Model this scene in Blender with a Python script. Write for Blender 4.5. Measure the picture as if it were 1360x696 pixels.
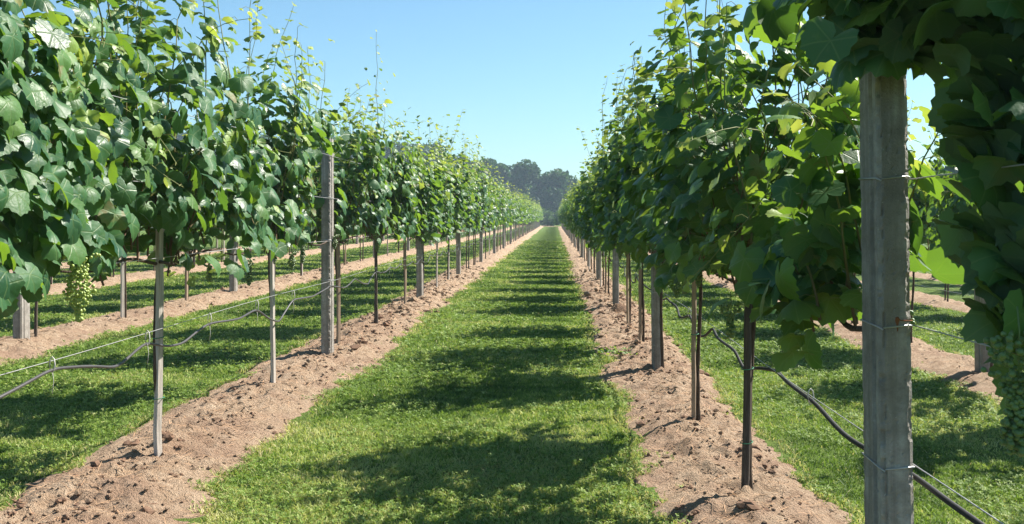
import bpy, math, random
import numpy as np
R = math.radians
# ------------------------------------------------------------------ scene, camera, light
sc = bpy.context.scene
for o in list(bpy.data.objects): bpy.data.objects.remove(o)
COL = sc.collection
EYE = 1.40                       # eye height above the path
cam = bpy.data.cameras.new('camera'); camo = bpy.data.objects.new('camera', cam); COL.objects.link(camo)
camo.location = (0, 0, EYE); camo.rotation_euler = (R(90), 0, 0)
cam.sensor_width = 36; cam.lens = 36*1334/1360
cam.shift_x = -57/1360; cam.shift_y = -59/1360
cam.clip_start = 0.05; cam.clip_end = 3000
sc.camera = camo
SUN_EL, SUN_AZ = R(45), R(33)    # azimuth: from +X (right of the rows) towards +Y (ahead)
SD = np.array([math.cos(SUN_EL)*math.cos(SUN_AZ), math.cos(SUN_EL)*math.sin(SUN_AZ), math.sin(SUN_EL)])
w = bpy.data.worlds.new('World'); sc.world = w; w.use_nodes = True
nt = w.node_tree; nt.nodes.clear()
sky = nt.nodes.new('ShaderNodeTexSky'); sky.sky_type = 'NISHITA'; sky.sun_disc = False
sky.sun_elevation = SUN_EL; sky.sun_rotation = R(90) - SUN_AZ
sky.altitude = 100; sky.air_density = 1.0; sky.dust_density = 0.6; sky.ozone_density = 1.5
bg = nt.nodes.new('ShaderNodeBackground'); bg.inputs[1].default_value = 0.063
wo = nt.nodes.new('ShaderNodeOutputWorld')
tn = nt.nodes.new('ShaderNodeMix'); tn.data_type = 'RGBA'; tn.blend_type = 'MULTIPLY'; tn.inputs[0].default_value = 1
tn.inputs[7].default_value = (.69, .96, 1.04, 1)      # the camera's cool white balance
nt.links.new(sky.outputs[0], tn.inputs[6]); nt.links.new(tn.outputs[2], bg.inputs[0]); nt.links.new(bg.outputs[0], wo.inputs[0])
sl = bpy.data.lights.new('sun', 'SUN'); sl.energy = 5.0; sl.angle = R(0.53); sl.color = (1.0, 0.94, 0.84)
so = bpy.data.objects.new('sun', sl); COL.objects.link(so)
from mathutils import Vector
so.rotation_euler = Vector(SD).to_track_quat('Z', 'Y').to_euler()
so.location = (20, 12, 25)
vs = sc.view_settings; vs.view_transform = 'Standard'; vs.look = 'None'; vs.exposure = 1.33; vs.gamma = 1
vs.use_curve_mapping = False
sc.cycles.max_bounces = 8; sc.cycles.transmission_bounces = 6; sc.cycles.diffuse_bounces = 4
sc.cycles.volume_bounces = 0

# ------------------------------------------------------------------ helpers
rng = np.random.default_rng(7)
def vnoise(x, y, seed=0):
    xi = np.floor(x).astype(np.int64); yi = np.floor(y).astype(np.int64)
    fx = x-xi; fy = y-yi
    fx = fx*fx*(3-2*fx); fy = fy*fy*(3-2*fy)
    def h(a, b):
        n = (a*374761393 + b*668265263 + seed*1442695041) & 0xffffffff
        n = ((n ^ (n >> 13))*1274126177) & 0xffffffff
        n = (n ^ (n >> 16)) & 0xffff
        return n/65535.0
    return (h(xi, yi)*(1-fx)+h(xi+1, yi)*fx)*(1-fy)+(h(xi, yi+1)*(1-fx)+h(xi+1, yi+1)*fx)*fy
def fbm(x, y, oct=4, seed=0, gain=.5):
    s = 0; a = 1; t = 0
    for k in range(oct):
        s = s+a*vnoise(x*2**k, y*2**k, seed+k*17); t += a; a *= gain
    return s/t
def ground_z(x): return -0.027*14*np.tanh(np.asarray(x)/14.0)
def nrm(v): return v/np.maximum(np.linalg.norm(v, axis=-1, keepdims=True), 1e-9)

def mesh_np(name, V, F, mat=None, smooth=False, attrs=None, uv=None):
    """V (n,3); F = (m,k) array, or list of such arrays"""
    if not isinstance(F, list): F = [F]
    F = [f for f in F if len(f)]
    me = bpy.data.meshes.new(name)
    V = np.asarray(V, dtype=np.float32)
    me.vertices.add(len(V)); me.vertices.foreach_set('co', V.ravel())
    li = np.concatenate([f.ravel() for f in F]).astype(np.int32)
    cnt = np.concatenate([np.full(len(f), f.shape[1], np.int32) for f in F])
    st = np.concatenate([[0], np.cumsum(cnt)[:-1]]).astype(np.int32)
    me.loops.add(len(li)); me.loops.foreach_set('vertex_index', li)
    me.polygons.add(len(cnt)); me.polygons.foreach_set('loop_start', st); me.polygons.foreach_set('loop_total', cnt)
    me.polygons.foreach_set('use_smooth', np.full(len(cnt), bool(smooth)))
    for k, a in (attrs or {}).items():
        at = me.attributes.new(k, 'FLOAT', 'POINT'); at.data.foreach_set('value', np.asarray(a, np.float32))
    if uv is not None:
        ul = me.uv_layers.new(name='UVMap'); ul.data.foreach_set('uv', np.asarray(uv, np.float32)[li].ravel())
    me.update(calc_edges=True)
    if mat: me.materials.append(mat)
    return me
def link(name, me, parent=None, loc=None):
    o = bpy.data.objects.new(name, me); COL.objects.link(o)
    if parent: o.parent = parent
    if loc is not None: o.location = loc
    return o
def tag(o, label, cat, group=None, kind=None):
    if label: o['label'] = label
    if cat: o['category'] = cat
    if group: o['group'] = group
    if kind: o['kind'] = kind
    return o
def empty(name, loc):
    o = bpy.data.objects.new(name, None); COL.objects.link(o); o.location = loc; o.empty_display_size = .1
    return o
class MB:
    def __init__(s): s.V = []; s.F4 = []; s.F3 = []; s.n = 0
    def add(s, V, F4=(), F3=()):
        V = np.asarray(V, float)
        if len(F4): s.F4.append(np.asarray(F4, int)+s.n)
        if len(F3): s.F3.append(np.asarray(F3, int)+s.n)
        s.V.append(V); s.n += len(V)
    def tube(s, pts, rad, seg=6, cap=True):
        P = np.asarray(pts, float); n = len(P)
        rad = np.broadcast_to(np.asarray(rad, float), (n,))
        T = np.gradient(P, axis=0); T = nrm(T)
        ref = np.array([0, 0, 1.0]) if abs(T[:, 2]).mean() < .8 else np.array([1.0, 0, 0])
        A = nrm(np.cross(T, ref)); B = np.cross(T, A)
        an = np.arange(seg)*2*math.pi/seg
        V = P[:, None]+rad[:, None, None]*(A[:, None]*np.cos(an)[None, :, None]+B[:, None]*np.sin(an)[None, :, None])
        i = np.arange(n-1)[:, None]*seg; k = np.arange(seg)[None]; k2 = (k+1) % seg
        F = np.stack([i+k, i+k2, i+seg+k2, i+seg+k], -1).reshape(-1, 4)
        V = V.reshape(-1, 3); F3 = []
        if cap:
            V = np.vstack([V, P[:1], P[-1:]]); a = n*seg
            kk = np.arange(seg)
            F3 = np.vstack([np.stack([np.full(seg, a), (kk+1) % seg, kk], -1),
                            np.stack([np.full(seg, a+1), (n-1)*seg+kk, (n-1)*seg+(kk+1) % seg], -1)])
        s.add(V, F, F3)
    def build(s, name, mat, smooth=False, **k):
        F = []
        if s.F4: F.append(np.vstack(s.F4))
        if s.F3: F.append(np.vstack(s.F3))
        return mesh_np(name, np.vstack(s.V), F, mat, smooth, **k)

# ------------------------------------------------------------------ materials
class NT:
    def __init__(s, name):
        s.m = bpy.data.materials.new(name); s.m.use_nodes = True; s.t = s.m.node_tree; s.t.nodes.clear()
        s.out = s.n('ShaderNodeOutputMaterial')
    def n(s, ty, **kw):
        x = s.t.nodes.new(ty)
        for k, v in kw.items(): setattr(x, k, v)
        return x
    def l(s, a, b): s.t.links.new(a, b)
    def inp(s, node, i, v):
        if isinstance(v, bpy.types.NodeSocket): s.l(v, node.inputs[i])
        else: node.inputs[i].default_value = v
    def math(s, op, a, b=0.0, c=0.0, clamp=False):
        x = s.n('ShaderNodeMath', operation=op); x.use_clamp = clamp
        s.inp(x, 0, a); s.inp(x, 1, b); s.inp(x, 2, c); return x.outputs[0]
    def mix(s, f, a, b, blend='MIX'):
        x = s.n('ShaderNodeMix', data_type='RGBA', blend_type=blend)
        for i, v in ((0, f), (6, a), (7, b)):
            if isinstance(v, tuple) and len(v) == 3: v = (*v, 1)
            s.inp(x, i, v)
        return x.outputs[2]
    def noise(s, scale, detail=4, rough=.6, vec=None):
        x = s.n('ShaderNodeTexNoise'); x.inputs['Scale'].default_value = scale
        x.inputs['Detail'].default_value = detail; x.inputs['Roughness'].default_value = rough
        s.l(vec or s.co(), x.inputs['Vector']); return x.outputs[0]
    def co(s):
        if not hasattr(s, '_c'): s._c = s.n('ShaderNodeTexCoord')
        return s._c.outputs['Object']
    def ramp(s, f, stops):
        x = s.n('ShaderNodeValToRGB'); e = x.color_ramp.elements
        while len(e) < len(stops): e.new(.5)
        for k, (p, c) in enumerate(stops):
            e[k].position = p; e[k].color = (*c, 1) if len(c) == 3 else c
        s.l(f, x.inputs[0]); return x.outputs[0]
    def attr(s, name):
        x = s.n('ShaderNodeAttribute', attribute_name=name); return x.outputs['Fac']
    def bump(s, h, strength=.5, dist=.01):
        x = s.n('ShaderNodeBump'); x.inputs['Strength'].default_value = strength; x.inputs['Distance'].default_value = dist
        s.l(h, x.inputs['Height']); return x.outputs[0]
    def bsdf(s, col, rough=.8, spec=.3, normal=None, metal=0):
        x = s.n('ShaderNodeBsdfPrincipled')
        if isinstance(col, tuple): col = (*col, 1)
        s.inp(x, 'Base Color', col); s.inp(x, 'Roughness', rough); s.inp(x, 'Specular IOR Level', spec)
        x.inputs['Metallic'].default_value = metal
        if normal: s.l(normal, x.inputs['Normal'])
        return x.outputs[0]
    def done(s, sh): s.l(sh, s.out.inputs[0]); return s.m

def mat_leaf():
    m = NT('vine_leaf'); t = m.attr('tint'); rv = m.attr('rnd')
    uvn = m.n('ShaderNodeUVMap'); sep = m.n('ShaderNodeSeparateXYZ'); m.l(uvn.outputs[0], sep.inputs[0])
    ax = m.math('ABSOLUTE', sep.outputs[0]); y = sep.outputs[1]
    d = None
    for deg in (0, 50, 108):
        sn, cs = math.sin(R(deg)), math.cos(R(deg))
        perp = m.math('ABSOLUTE', m.math('SUBTRACT', m.math('MULTIPLY', ax, cs), m.math('MULTIPLY', y, sn)))
        al = m.math('ADD', m.math('MULTIPLY', ax, sn), m.math('MULTIPLY', y, cs))
        di = m.math('ADD', perp, m.math('MULTIPLY', m.math('MAXIMUM', m.math('MULTIPLY', al, -1.0), 0.0), 10.0))
        d = di if d is None else m.math('MINIMUM', d, di)
    vein = m.math('SUBTRACT', 1.0, m.math('MULTIPLY', d, 22.0), clamp=True)
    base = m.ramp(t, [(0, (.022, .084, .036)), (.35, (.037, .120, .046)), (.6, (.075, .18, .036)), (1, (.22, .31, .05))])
    var = m.mix(rv, (.66, .72, .80), (1.38, 1.25, 1.05))
    top = m.mix(1.0, base, var, 'MULTIPLY')
    blot = m.ramp(m.noise(26, 3, .6), [(.60, (0, 0, 0)), (.72, (.55, .55, .55))])
    top = m.mix(blot, top, (.13, .19, .07))
    old = m.math('MULTIPLY', m.math('GREATER_THAN', rv, .972), m.ramp(m.noise(18, 3), [(.42, (0, 0, 0)), (.58, (.9, .9, .9))]))
    top = m.mix(old, top, (.17, .135, .045))
    top = m.mix(m.math('MULTIPLY', vein, .6), top, (.16, .24, .08))
    under = m.mix(.55, top, (.10, .15, .085))
    geo = m.n('ShaderNodeNewGeometry')
    col = m.mix(geo.outputs['Backfacing'], top, under)
    h = m.math('ADD', m.noise(55, 2), m.math('MULTIPLY', vein, -.5))
    nb = m.bump(h, .35, .006)
    rough = m.math('ADD', m.math('MULTIPLY', geo.outputs['Backfacing'], .3), m.math('ADD', m.math('MULTIPLY', rv, .16), m.math('ADD', .28, m.math('MULTIPLY', m.noise(35, 3), .22))))
    p = m.bsdf(col, rough, .40, nb)
    tr = m.n('ShaderNodeBsdfTranslucent')
    tcol = m.mix(1.0, m.ramp(t, [(0, (.105, .245, .02)), (.6, (.22, .38, .03)), (1, (.45, .54, .09))]), var, 'MULTIPLY')
    m.l(tcol, tr.inputs[0])
    mx = m.n('ShaderNodeMixShader'); mx.inputs[0].default_value = .35
    m.l(p, mx.inputs[1]); m.l(tr.outputs[0], mx.inputs[2])
    return m.done(mx.outputs[0])
def mat_cane():
    m = NT('vine_cane'); g = m.attr('young')
    c = m.mix(m.noise(30), (.09, .05, .028), (.17, .10, .05))
    return m.done(m.bsdf(m.mix(g, c, (.20, .22, .06)), .6))
def mat_bark():
    m = NT('vine_bark'); mp = m.n('ShaderNodeMapping'); mp.inputs['Scale'].default_value = (1, 1, .18); m.l(m.co(), mp.inputs[0])
    n = m.noise(90, 4, .7, mp.outputs[0])
    return m.done(m.bsdf(m.ramp(n, [(.3, (.03, .021, .016)), (.7, (.13, .092, .066))]), .9, .2, m.bump(n, .9, .006)))
def mat_concrete():
    m = NT('weathered_concrete')
    n1 = m.noise(9, 7, .72); n2 = m.noise(130, 4, .75)
    mp = m.n('ShaderNodeMapping'); mp.inputs['Scale'].default_value = (1, 1, .06); m.l(m.co(), mp.inputs[0])
    n3 = m.noise(28, 4, .6, mp.outputs[0])
    c = m.ramp(n1, [(.32, (.19, .172, .158)), (.52, (.34, .318, .294)), (.7, (.49, .462, .43))])
    c = m.mix(m.math('MULTIPLY', m.ramp(n3, [(.42, (1, 1, 1)), (.62, (0, 0, 0))]), .6), c, (.17, .15, .13))
    c = m.mix(m.ramp(n2, [(.62, (0, 0, 0)), (.72, (.6, .6, .6))]), c, (.60, .57, .53))
    c = m.mix(m.ramp(n2, [(.28, (.7, .7, .7)), (.36, (0, 0, 0))]), c, (.07, .06, .055))
    h = m.math('ADD', n2, m.math('MULTIPLY', n1, 1.5))
    return m.done(m.bsdf(c, .9, .25, m.bump(h, .8, .006)))
def mat_wood(name, a, b):
    m = NT(name); mp = m.n('ShaderNodeMapping'); mp.inputs['Scale'].default_value = (1, 1, .05); m.l(m.co(), mp.inputs[0])
    n = m.noise(120, 5, .7, mp.outputs[0]); n2 = m.noise(5, 3)
    c = m.mix(n2, m.ramp(n, [(.3, a), (.7, b)]), m.ramp(n, [(.3, tuple(x*.7 for x in a)), (.7, tuple(x*.8 for x in b))]))
    return m.done(m.bsdf(c, .85, .25, m.bump(n, .8, .004)))
def mat_plain(name, col, rough=.5, spec=.4, metal=0, scale=40, var=.3):
    m = NT(name); n = m.noise(scale)
    return m.done(m.bsdf(m.mix(n, tuple(x*(1-var) for x in col), tuple(min(1, x*(1+var)) for x in col)), rough, spec, None, metal))
def mat_soil():
    m = NT('dry_soil')
    n1 = m.noise(2.3, 6, .65); n2 = m.noise(11, 6, .75); n3 = m.noise(70, 4, .7); n4 = m.noise(240, 2, .6)
    c = m.ramp(n2, [(.25, (.22, .135, .085)), (.46, (.42, .295, .20)), (.75, (.58, .445, .325))])
    c = m.mix(m.ramp(n1, [(.36, (.6, .6, .6)), (.54, (0, 0, 0))]), c, (.32, .20, .14))
    c = m.mix(m.ramp(n3, [(.3, (.7, .7, .7)), (.42, (0, 0, 0))]), c, (.13, .08, .05))
    c = m.mix(m.ramp(n4, [(.62, (0, 0, 0)), (.74, (.7, .7, .7))]), c, (.56, .44, .33))
    h = m.math('ADD', n3, m.math('ADD', m.math('MULTIPLY', n2, 2.0), m.math('MULTIPLY', n4, .4)))
    return m.done(m.bsdf(c, .95, .15, m.bump(h, 1.0, .03)))
def mat_ground():
    m = NT('turf_ground'); n1 = m.noise(.8, 4); n2 = m.noise(9, 6, .7); n3 = m.noise(60, 3, .7)
    c = m.ramp(n2, [(.3, (.07, .115, .022)), (.55, (.13, .20, .04)), (.75, (.19, .25, .065))])
    c = m.mix(m.ramp(n1, [(.45, (0, 0, 0)), (.7, (.5, .5, .5))]), c, (.14, .16, .045))
    c = m.mix(m.ramp(n3, [(.32, (.7, .7, .7)), (.45, (0, 0, 0))]), c, (.035, .055, .012))
    return m.done(m.bsdf(c, .95, .1, m.bump(m.math('ADD', n3, m.math('MULTIPLY', n2, 2.0)), 1.0, .04)))
def mat_grass():
    m = NT('grass_blade'); t = m.attr('tint')
    c = m.ramp(t, [(0, (.070, .125, .024)), (.4, (.155, .248, .044)), (.7, (.265, .345, .08)), (.88, (.42, .44, .18)), (1, (.50, .42, .25))])
    p = m.bsdf(c, .6, .25)
    tr = m.n('ShaderNodeBsdfTranslucent'); m.l(m.mix(1.0, c, (1.5, 1.5, .9), 'MULTIPLY'), tr.inputs[0])
    mx = m.n('ShaderNodeMixShader'); mx.inputs[0].default_value = .3
    m.l(p, mx.inputs[1]); m.l(tr.outputs[0], mx.inputs[2]); return m.done(mx.outputs[0])
def mat_treeleaf(name, a, b):
    m = NT(name); t = m.attr('tint')
    c = m.ramp(t, [(0, a), (1, b)])
    p = m.bsdf(c, .6, .2)
    tr = m.n('ShaderNodeBsdfTranslucent'); m.l(m.mix(1.0, c, (1.4, 1.6, .7), 'MULTIPLY'), tr.inputs[0])
    mx = m.n('ShaderNodeMixShader'); mx.inputs[0].default_value = .25
    m.l(p, mx.inputs[1]); m.l(tr.outputs[0], mx.inputs[2]); return m.done(mx.outputs[0])
LEAF = mat_leaf(); CANE = mat_cane(); BARK = mat_bark(); CONC = mat_concrete()
WOOD_PALE = mat_wood('grey_stake_wood', (.36, .31, .275), (.66, .60, .54))
WOOD_BROWN = mat_wood('brown_stake_wood', (.24, .165, .12), (.44, .33, .24))
WOOD_DARK = mat_wood('dark_stake_wood', (.045, .035, .03), (.14, .11, .09))
WIRE = mat_plain('galvanised_wire', (.42, .42, .43), .45, .5, .6)
RUST = mat_plain('rusty_steel', (.20, .075, .03), .9, .2, 0, 80, .5)
HOSE = mat_plain('black_hose', (.060, .056, .060), .42, .5, 0, 20, .35)
HOSE_DARK = mat_plain('dark_hose', (.020, .019, .020), .6, .3, 0, 20, .35)
CLIP = mat_plain('white_clip', (.55, .53, .50), .6)
TIE = mat_plain('green_tie', (.02, .17, .09), .6)
SOIL = mat_soil(); GROUND = mat_ground(); GRASS = mat_grass()
BERRY_SHADE = mat_plain('unripe_grape_shade_tone', (.11, .17, .05), .4, .4, 0, 12, .4)  # same berries painted darker: shade inside the canopy put into the colour
BERRY_SUN = mat_plain('green_grape_sun_tone', (.30, .38, .09), .35, .5, 0, 12, .3)  # same berries painted brighter, for the cluster hanging in the sun

# ------------------------------------------------------------------ layout
XL, XR, RW = -2.157, 0.931, 3.09
ROWS = {'L1': XL, 'R1': XR, 'L2': XL-RW, 'R2': XR+RW, 'L3': XL-2*RW, 'R3': XR+2*RW, 'L4': XL-3*RW, 'R4': XR+3*RW}
PHRASE = {'L1': 'row left of the path', 'R1': 'row right of the path', 'L2': 'second row to the left', 'R2': 'second row to the right',
          'L3': 'third row to the left', 'R3': 'third row to the right', 'L4': 'fourth row to the left', 'R4': 'fourth row to the right'}
END = 148.0
# ground sheet
xs = np.unique(np.concatenate([np.linspace(-340, -30, 12), np.linspace(-30, 30, 41), np.linspace(30, 340, 12)]))
ys = np.unique(np.concatenate([np.linspace(-50, 0, 4), np.linspace(0, 130, 27), np.linspace(130, 410, 10)]))
X, Y = np.meshgrid(xs, ys, indexing='ij')
def gridF(a, b):
    i = np.arange(a-1)[:, None]*b; j = np.arange(b-1)[None]
    return np.stack([i+j, i+b+j, i+b+j+1, i+j+1], -1).reshape(-1, 4)
g = link('ground', mesh_np('ground', np.stack([X, Y, ground_z(X)], -1).reshape(-1, 3), gridF(*X.shape), GROUND, True))
tag(g, 'grassy ground sloping gently across the vineyard', None, None, 'structure')
def half_width(y, row, side):
    s = hash((row, side)) if False else (ord(row[0])*7+int(row[1])*3+(1 if side > 0 else 0))
    return .46+.30*(fbm(y*.9, y*0+s, 3, s)-.5)+.10*(vnoise(y*5, y*0+s, s+5)-.5)
def soil_h(dx, y, row):
    s = ord(row[0])+int(row[1])*31
    hw = np.where(dx > 0, half_width(y, row, 1), half_width(y, row, -1))
    u = np.abs(dx)/hw
    prof = .065*(1-u**2)
    lump = .13*(fbm(dx*4+40, y*4, 4, s, .66)-.5)+.07*np.maximum(0, vnoise(dx*11, y*11, s+3)-.58)+.03*(vnoise(dx*27, y*27, s+9)-.5)+.015*(vnoise(dx*60, y*60, s+4)-.5)
    return np.maximum(prof+lump*np.clip(1.35-u, 0, 1), -.05)
def ysteps(y0, y1):
    out = [y0]
    while out[-1] < y1: out.append(out[-1]+max(.022, abs(out[-1])*.0042 if out[-1] > 4 else .05))
    return np.array(out)
for row, x0 in ROWS.items():
    near = row in ('L1', 'R1')
    y = ysteps(1.0 if near else 3.0, END+2)
    dx = np.linspace(-.66, .66, 56 if near else 24)
    DX, YY = np.meshgrid(dx, y, indexing='ij')
    Z = ground_z(x0+DX)+soil_h(DX, YY, row)
    o = link('soil_strip', mesh_np('soil_strip', np.stack([x0+DX, YY, Z], -1).reshape(-1, 3), gridF(*DX.shape), SOIL, True))
    tag(o, 'strip of bare brown soil under the '+PHRASE[row], None, None, 'structure')
# bare headland beyond the row ends
hx = np.linspace(-40, 30, 60); hy = np.linspace(END+3, END+9, 8)
HX, HY = np.meshgrid(hx, hy, indexing='ij')
o = link('headland_track', mesh_np('headland_track', np.stack([HX, HY, ground_z(HX)+.03+.05*vnoise(HX*2, HY*2)], -1).reshape(-1, 3), gridF(60, 8), SOIL, True))
tag(o, 'bare earth track crossing beyond the ends of the rows', None, None, 'structure')

# ------------------------------------------------------------------ grass (uncountable)
def make_grass():
    P = []; 
    def scatter(x0, x1, y0, y1, dens):
        n = int((x1-x0)*(y1-y0)*dens)
        if n > 0: P.append(np.stack([rng.uniform(x0, x1, n), rng.uniform(y0, y1, n)], -1))
    bands = [(3.2, 6, 1.0), (6, 9, .62), (9, 14, .30), (14, 22, .13), (22, 36, .05), (36, 60, .018)]
    for a, b, k in bands:
        scatter(XL+.25, XR-.25, a, b, 8500*k)
        scatter(XL-RW+.25, XL-.25, a, b, 7000*k)
        scatter(XR+.25, XR+RW-.25, a, b, 7000*k)
        if a >= 6:
            scatter(XL-2*RW, XL-RW-.3, a, b, 4500*k)
            scatter(XL-3*RW, XL-2*RW, a, b, 3000*k)
            scatter(XR+RW+.3, XR+2*RW, a, b, 3000*k)
    P = np.vstack(P)
    edge = np.full(len(P), 9.0)
    for row, x0 in ROWS.items():
        dx = P[:, 0]-x0
        hw = np.where(dx > 0, half_width(P[:, 1], row, 1), half_width(P[:, 1], row, -1))
        edge = np.minimum(edge, np.abs(dx)-hw)
    clump = fbm(P[:, 0]*6, P[:, 1]*6, 3, 3)
    keep = edge+.16*(clump-.5)+rng.normal(0, .02, len(P)) > .0
    keep |= (edge > -.22) & (clump > .56) & (fbm(P[:, 0]*3, P[:, 1]*3, 2, 71) > .5) & (rng.random(len(P)) < .45)
    keep &= (clump > .36) | (rng.random(len(P)) < .55)
    P = P[keep]; edge = edge[keep]; clump = clump[keep]
    n = len(P); d = P[:, 1]
    sc_ = np.clip(d/8, .8, 4.2)
    patch = fbm(P[:, 0]*1.1+7, P[:, 1]*1.1, 3, 11)
    fine = fbm(P[:, 0]*14, P[:, 1]*14, 2, 21)
    tint = np.clip(.43+1.5*(patch-.5)+.9*(fine-.5)+rng.normal(0, .17, n), 0, .86)
    tint = np.where((edge < .09) & (rng.random(n) < .45), rng.uniform(.85, 1, n), tint)
    tint = np.where(rng.random(n) < .02+.22*np.clip(patch-.56, 0, .4)*2, rng.uniform(.85, 1, n), tint)
    H = (.011+.017*clump+rng.uniform(0, .010, n))*np.where(edge < .12, 1.25, 1)*np.clip(d/14, 1, 1.8)**.6
    H = H*np.where(rng.random(n) < .03, 1.7, 1)
    W = .0034*sc_*rng.uniform(.7, 1.4, n)
    a = rng.uniform(0, 2*math.pi, n); lean = rng.uniform(.15, 1.3, n); la = rng.uniform(0, 2*math.pi, n)
    base = np.stack([P[:, 0], P[:, 1], ground_z(P[:, 0])-.004], -1)
    wv = np.stack([np.cos(a), np.sin(a), 0*a], -1)*W[:, None]
    lv = np.stack([np.cos(la)*lean*H, np.sin(la)*lean*H, H], -1)
    V = np.stack([base-wv, base+wv, base+lv*.55+wv*.8+np.array([0, 0, .004]), base+lv*.55-wv*.8+np.array([0, 0, .004]), base+lv*np.array([1.1, 1.1, .9])], 1)
    V[:, 4] += 0
    i = np.arange(n)[:, None]*5
    F4 = i+np.array([[0, 1, 2, 3]]); F3 = i+np.array([[3, 2, 4]])
    me1 = (V.reshape(-1, 3), F4, F3, np.repeat(tint, 5))
    # clover leaflets: small flat-ish rounded blades of three
    m = int(n*.34); idx = rng.choice(n, m, replace=False)
    idx = idx[(d[idx] < 16) & (fbm(P[idx, 0]*1.7, P[idx, 1]*1.7, 3, 33) > .46)]
    c = base[idx]+np.array([0, 0, 1])*(H[idx]*.75+.008)[:, None]; m = len(idx)
    r = rng.uniform(.0045, .0085, m)*np.clip(d[idx]/7, .9, 2)
    VV = []; FF = []
    ph = rng.uniform(0, 6.28, m); tl = rng.normal(0, .35, (m, 2))
    for k in range(3):
        an = ph+k*2.094
        u = np.stack([np.cos(an), np.sin(an), np.cos(an)*tl[:, 0]+np.sin(an)*tl[:, 1]+.15], -1); v = np.stack([-np.sin(an), np.cos(an), -np.sin(an)*tl[:, 0]+np.cos(an)*tl[:, 1]], -1)
        R_ = r[:, None]
        VV.append(np.stack([c, c+u*R_*.8-v*R_*.62, c+u*R_*1.55-v*R_*.3, c+u*R_*1.55+v*R_*.3, c+u*R_*.8+v*R_*.62], 1))
    VV = np.stack(VV, 1).reshape(-1, 3)
    i5 = np.arange(m*3)[:, None]*5
    F5 = i5+np.array([[0, 1, 2, 3, 4]])
    V = np.vstack([me1[0], VV]); off = len(me1[0])
    t2 = np.repeat(np.clip(rng.normal(.42, .18, m), .05, .85), 15)
    me = mesh_np('grass', V, [me1[1], me1[2], F5+off], GRASS, False, {'tint': np.concatenate([me1[3], t2])})
    o = link('grass', me); tag(o, 'short mown grass and clover between the soil strips', None, None, 'stuff')
    print('grass blades', n, 'clover', m*3)
make_grass()

# clods and dry straw on the soil (uncountable)
def make_clods():
    t = (1+5**.5)/2
    ico = nrm(np.array([(-1, t, 0), (1, t, 0), (-1, -t, 0), (1, -t, 0), (0, -1, t), (0, 1, t), (0, -1, -t), (0, 1, -t), (t, 0, -1), (t, 0, 1), (-t, 0, -1), (-t, 0, 1)], float))
    fc = np.array([(0, 11, 5), (0, 5, 1), (0, 1, 7), (0, 7, 10), (0, 10, 11), (1, 5, 9), (5, 11, 4), (11, 10, 2), (10, 7, 6), (7, 1, 8), (3, 9, 4), (3, 4, 2), (3, 2, 6), (3, 6, 8), (3, 8, 9), (4, 9, 5), (2, 4, 11), (6, 2, 10), (8, 6, 7), (9, 8, 1)])
    mb = MB(); st = MB()
    for row, n in (('L1', 5200), ('R1', 5200), ('L2', 1500), ('R2', 900)):
        x0 = ROWS[row]
        y = 2.2+24*rng.random(n)**2.0; dx = rng.normal(0, .25, n); ok = np.abs(dx) < .5; y = y[ok]; dx = dx[ok]
        z = ground_z(x0+dx)+soil_h(dx, y, row)
        s = (.003+.014*rng.random(len(y))**3+.024*(rng.random(len(y)) < .06)*rng.random(len(y)))*np.clip(y/8, .8, 2)
        for i in range(len(y)):
            V = ico*(s[i]*rng.uniform(.6, 1.3, (12, 1)))*np.array([1, 1, .65])+np.array([x0+dx[i], y[i], z[i]+s[i]*.25])
            mb.add(V, (), fc)
        n2 = n//2
        y = 2.2+18*rng.random(n2)**1.8; dx = rng.normal(0, .26, n2); ok = np.abs(dx) < .55; y = y[ok]; dx = dx[ok]
        z = ground_z(x0+dx)+soil_h(dx, y, row)+.006
        a = rng.uniform(0, 6.28, len(y)); L = rng.uniform(.015, .08, len(y)); W = .0012*np.clip(y/5, 1, 3)
        for i in range(len(y)):
            c = np.array([x0+dx[i], y[i], z[i]]); u = np.array([math.cos(a[i]), math.sin(a[i]), rng.normal(0, .18)])*L[i]; v = np.array([-math.sin(a[i]), math.cos(a[i]), 0.3])*W[i]
            st.add([c-u-v, c-u+v, c+u+v, c+u-v], [(0, 1, 2, 3)])
    o = link('soil_clods', mb.build('soil_clods', SOIL)); tag(o, 'small clods and stones on the bare soil', None, None, 'stuff')
    rt = MB()
    for row, n in (('L1', 330), ('R1', 300)):
        x0 = ROWS[row]; y = 2.6+16*rng.random(n)**1.7; dx = rng.normal(0, .24, n); ok = np.abs(dx) < .46; y = y[ok]; dx = dx[ok]
        z = ground_z(x0+dx)+soil_h(dx, y, row); s = rng.uniform(.006, .020, len(y))*np.where(rng.random(len(y)) < .12, 2.0, 1)*np.clip(y/9, .9, 1.6)
        for i in range(len(y)):
            for q in range(3):
                rt.add(ico*(s[i]*rng.uniform(.4, 1.3, (12, 1)))*np.array([1, 1, .6])+np.array([x0+dx[i], y[i], z[i]+s[i]*.2])+rng.normal(0, s[i]*.7, 3)*np.array([1, 1, .3]), (), fc)
    o = link('root_clumps', rt.build('root_clumps', mat_plain('dark_humus', (.17, .105, .072), .95, .1, 0, 60, .5))); tag(o, 'dark clumps of roots and damp earth on the soil', None, None, 'stuff')
    o = link('straw_litter', st.build('straw_litter', mat_plain('dry_straw', (.40, .25, .15), .9, .1, 0, 25, .5))); tag(o, 'dry straw and root bits on the soil', None, None, 'stuff')
make_clods()

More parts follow.
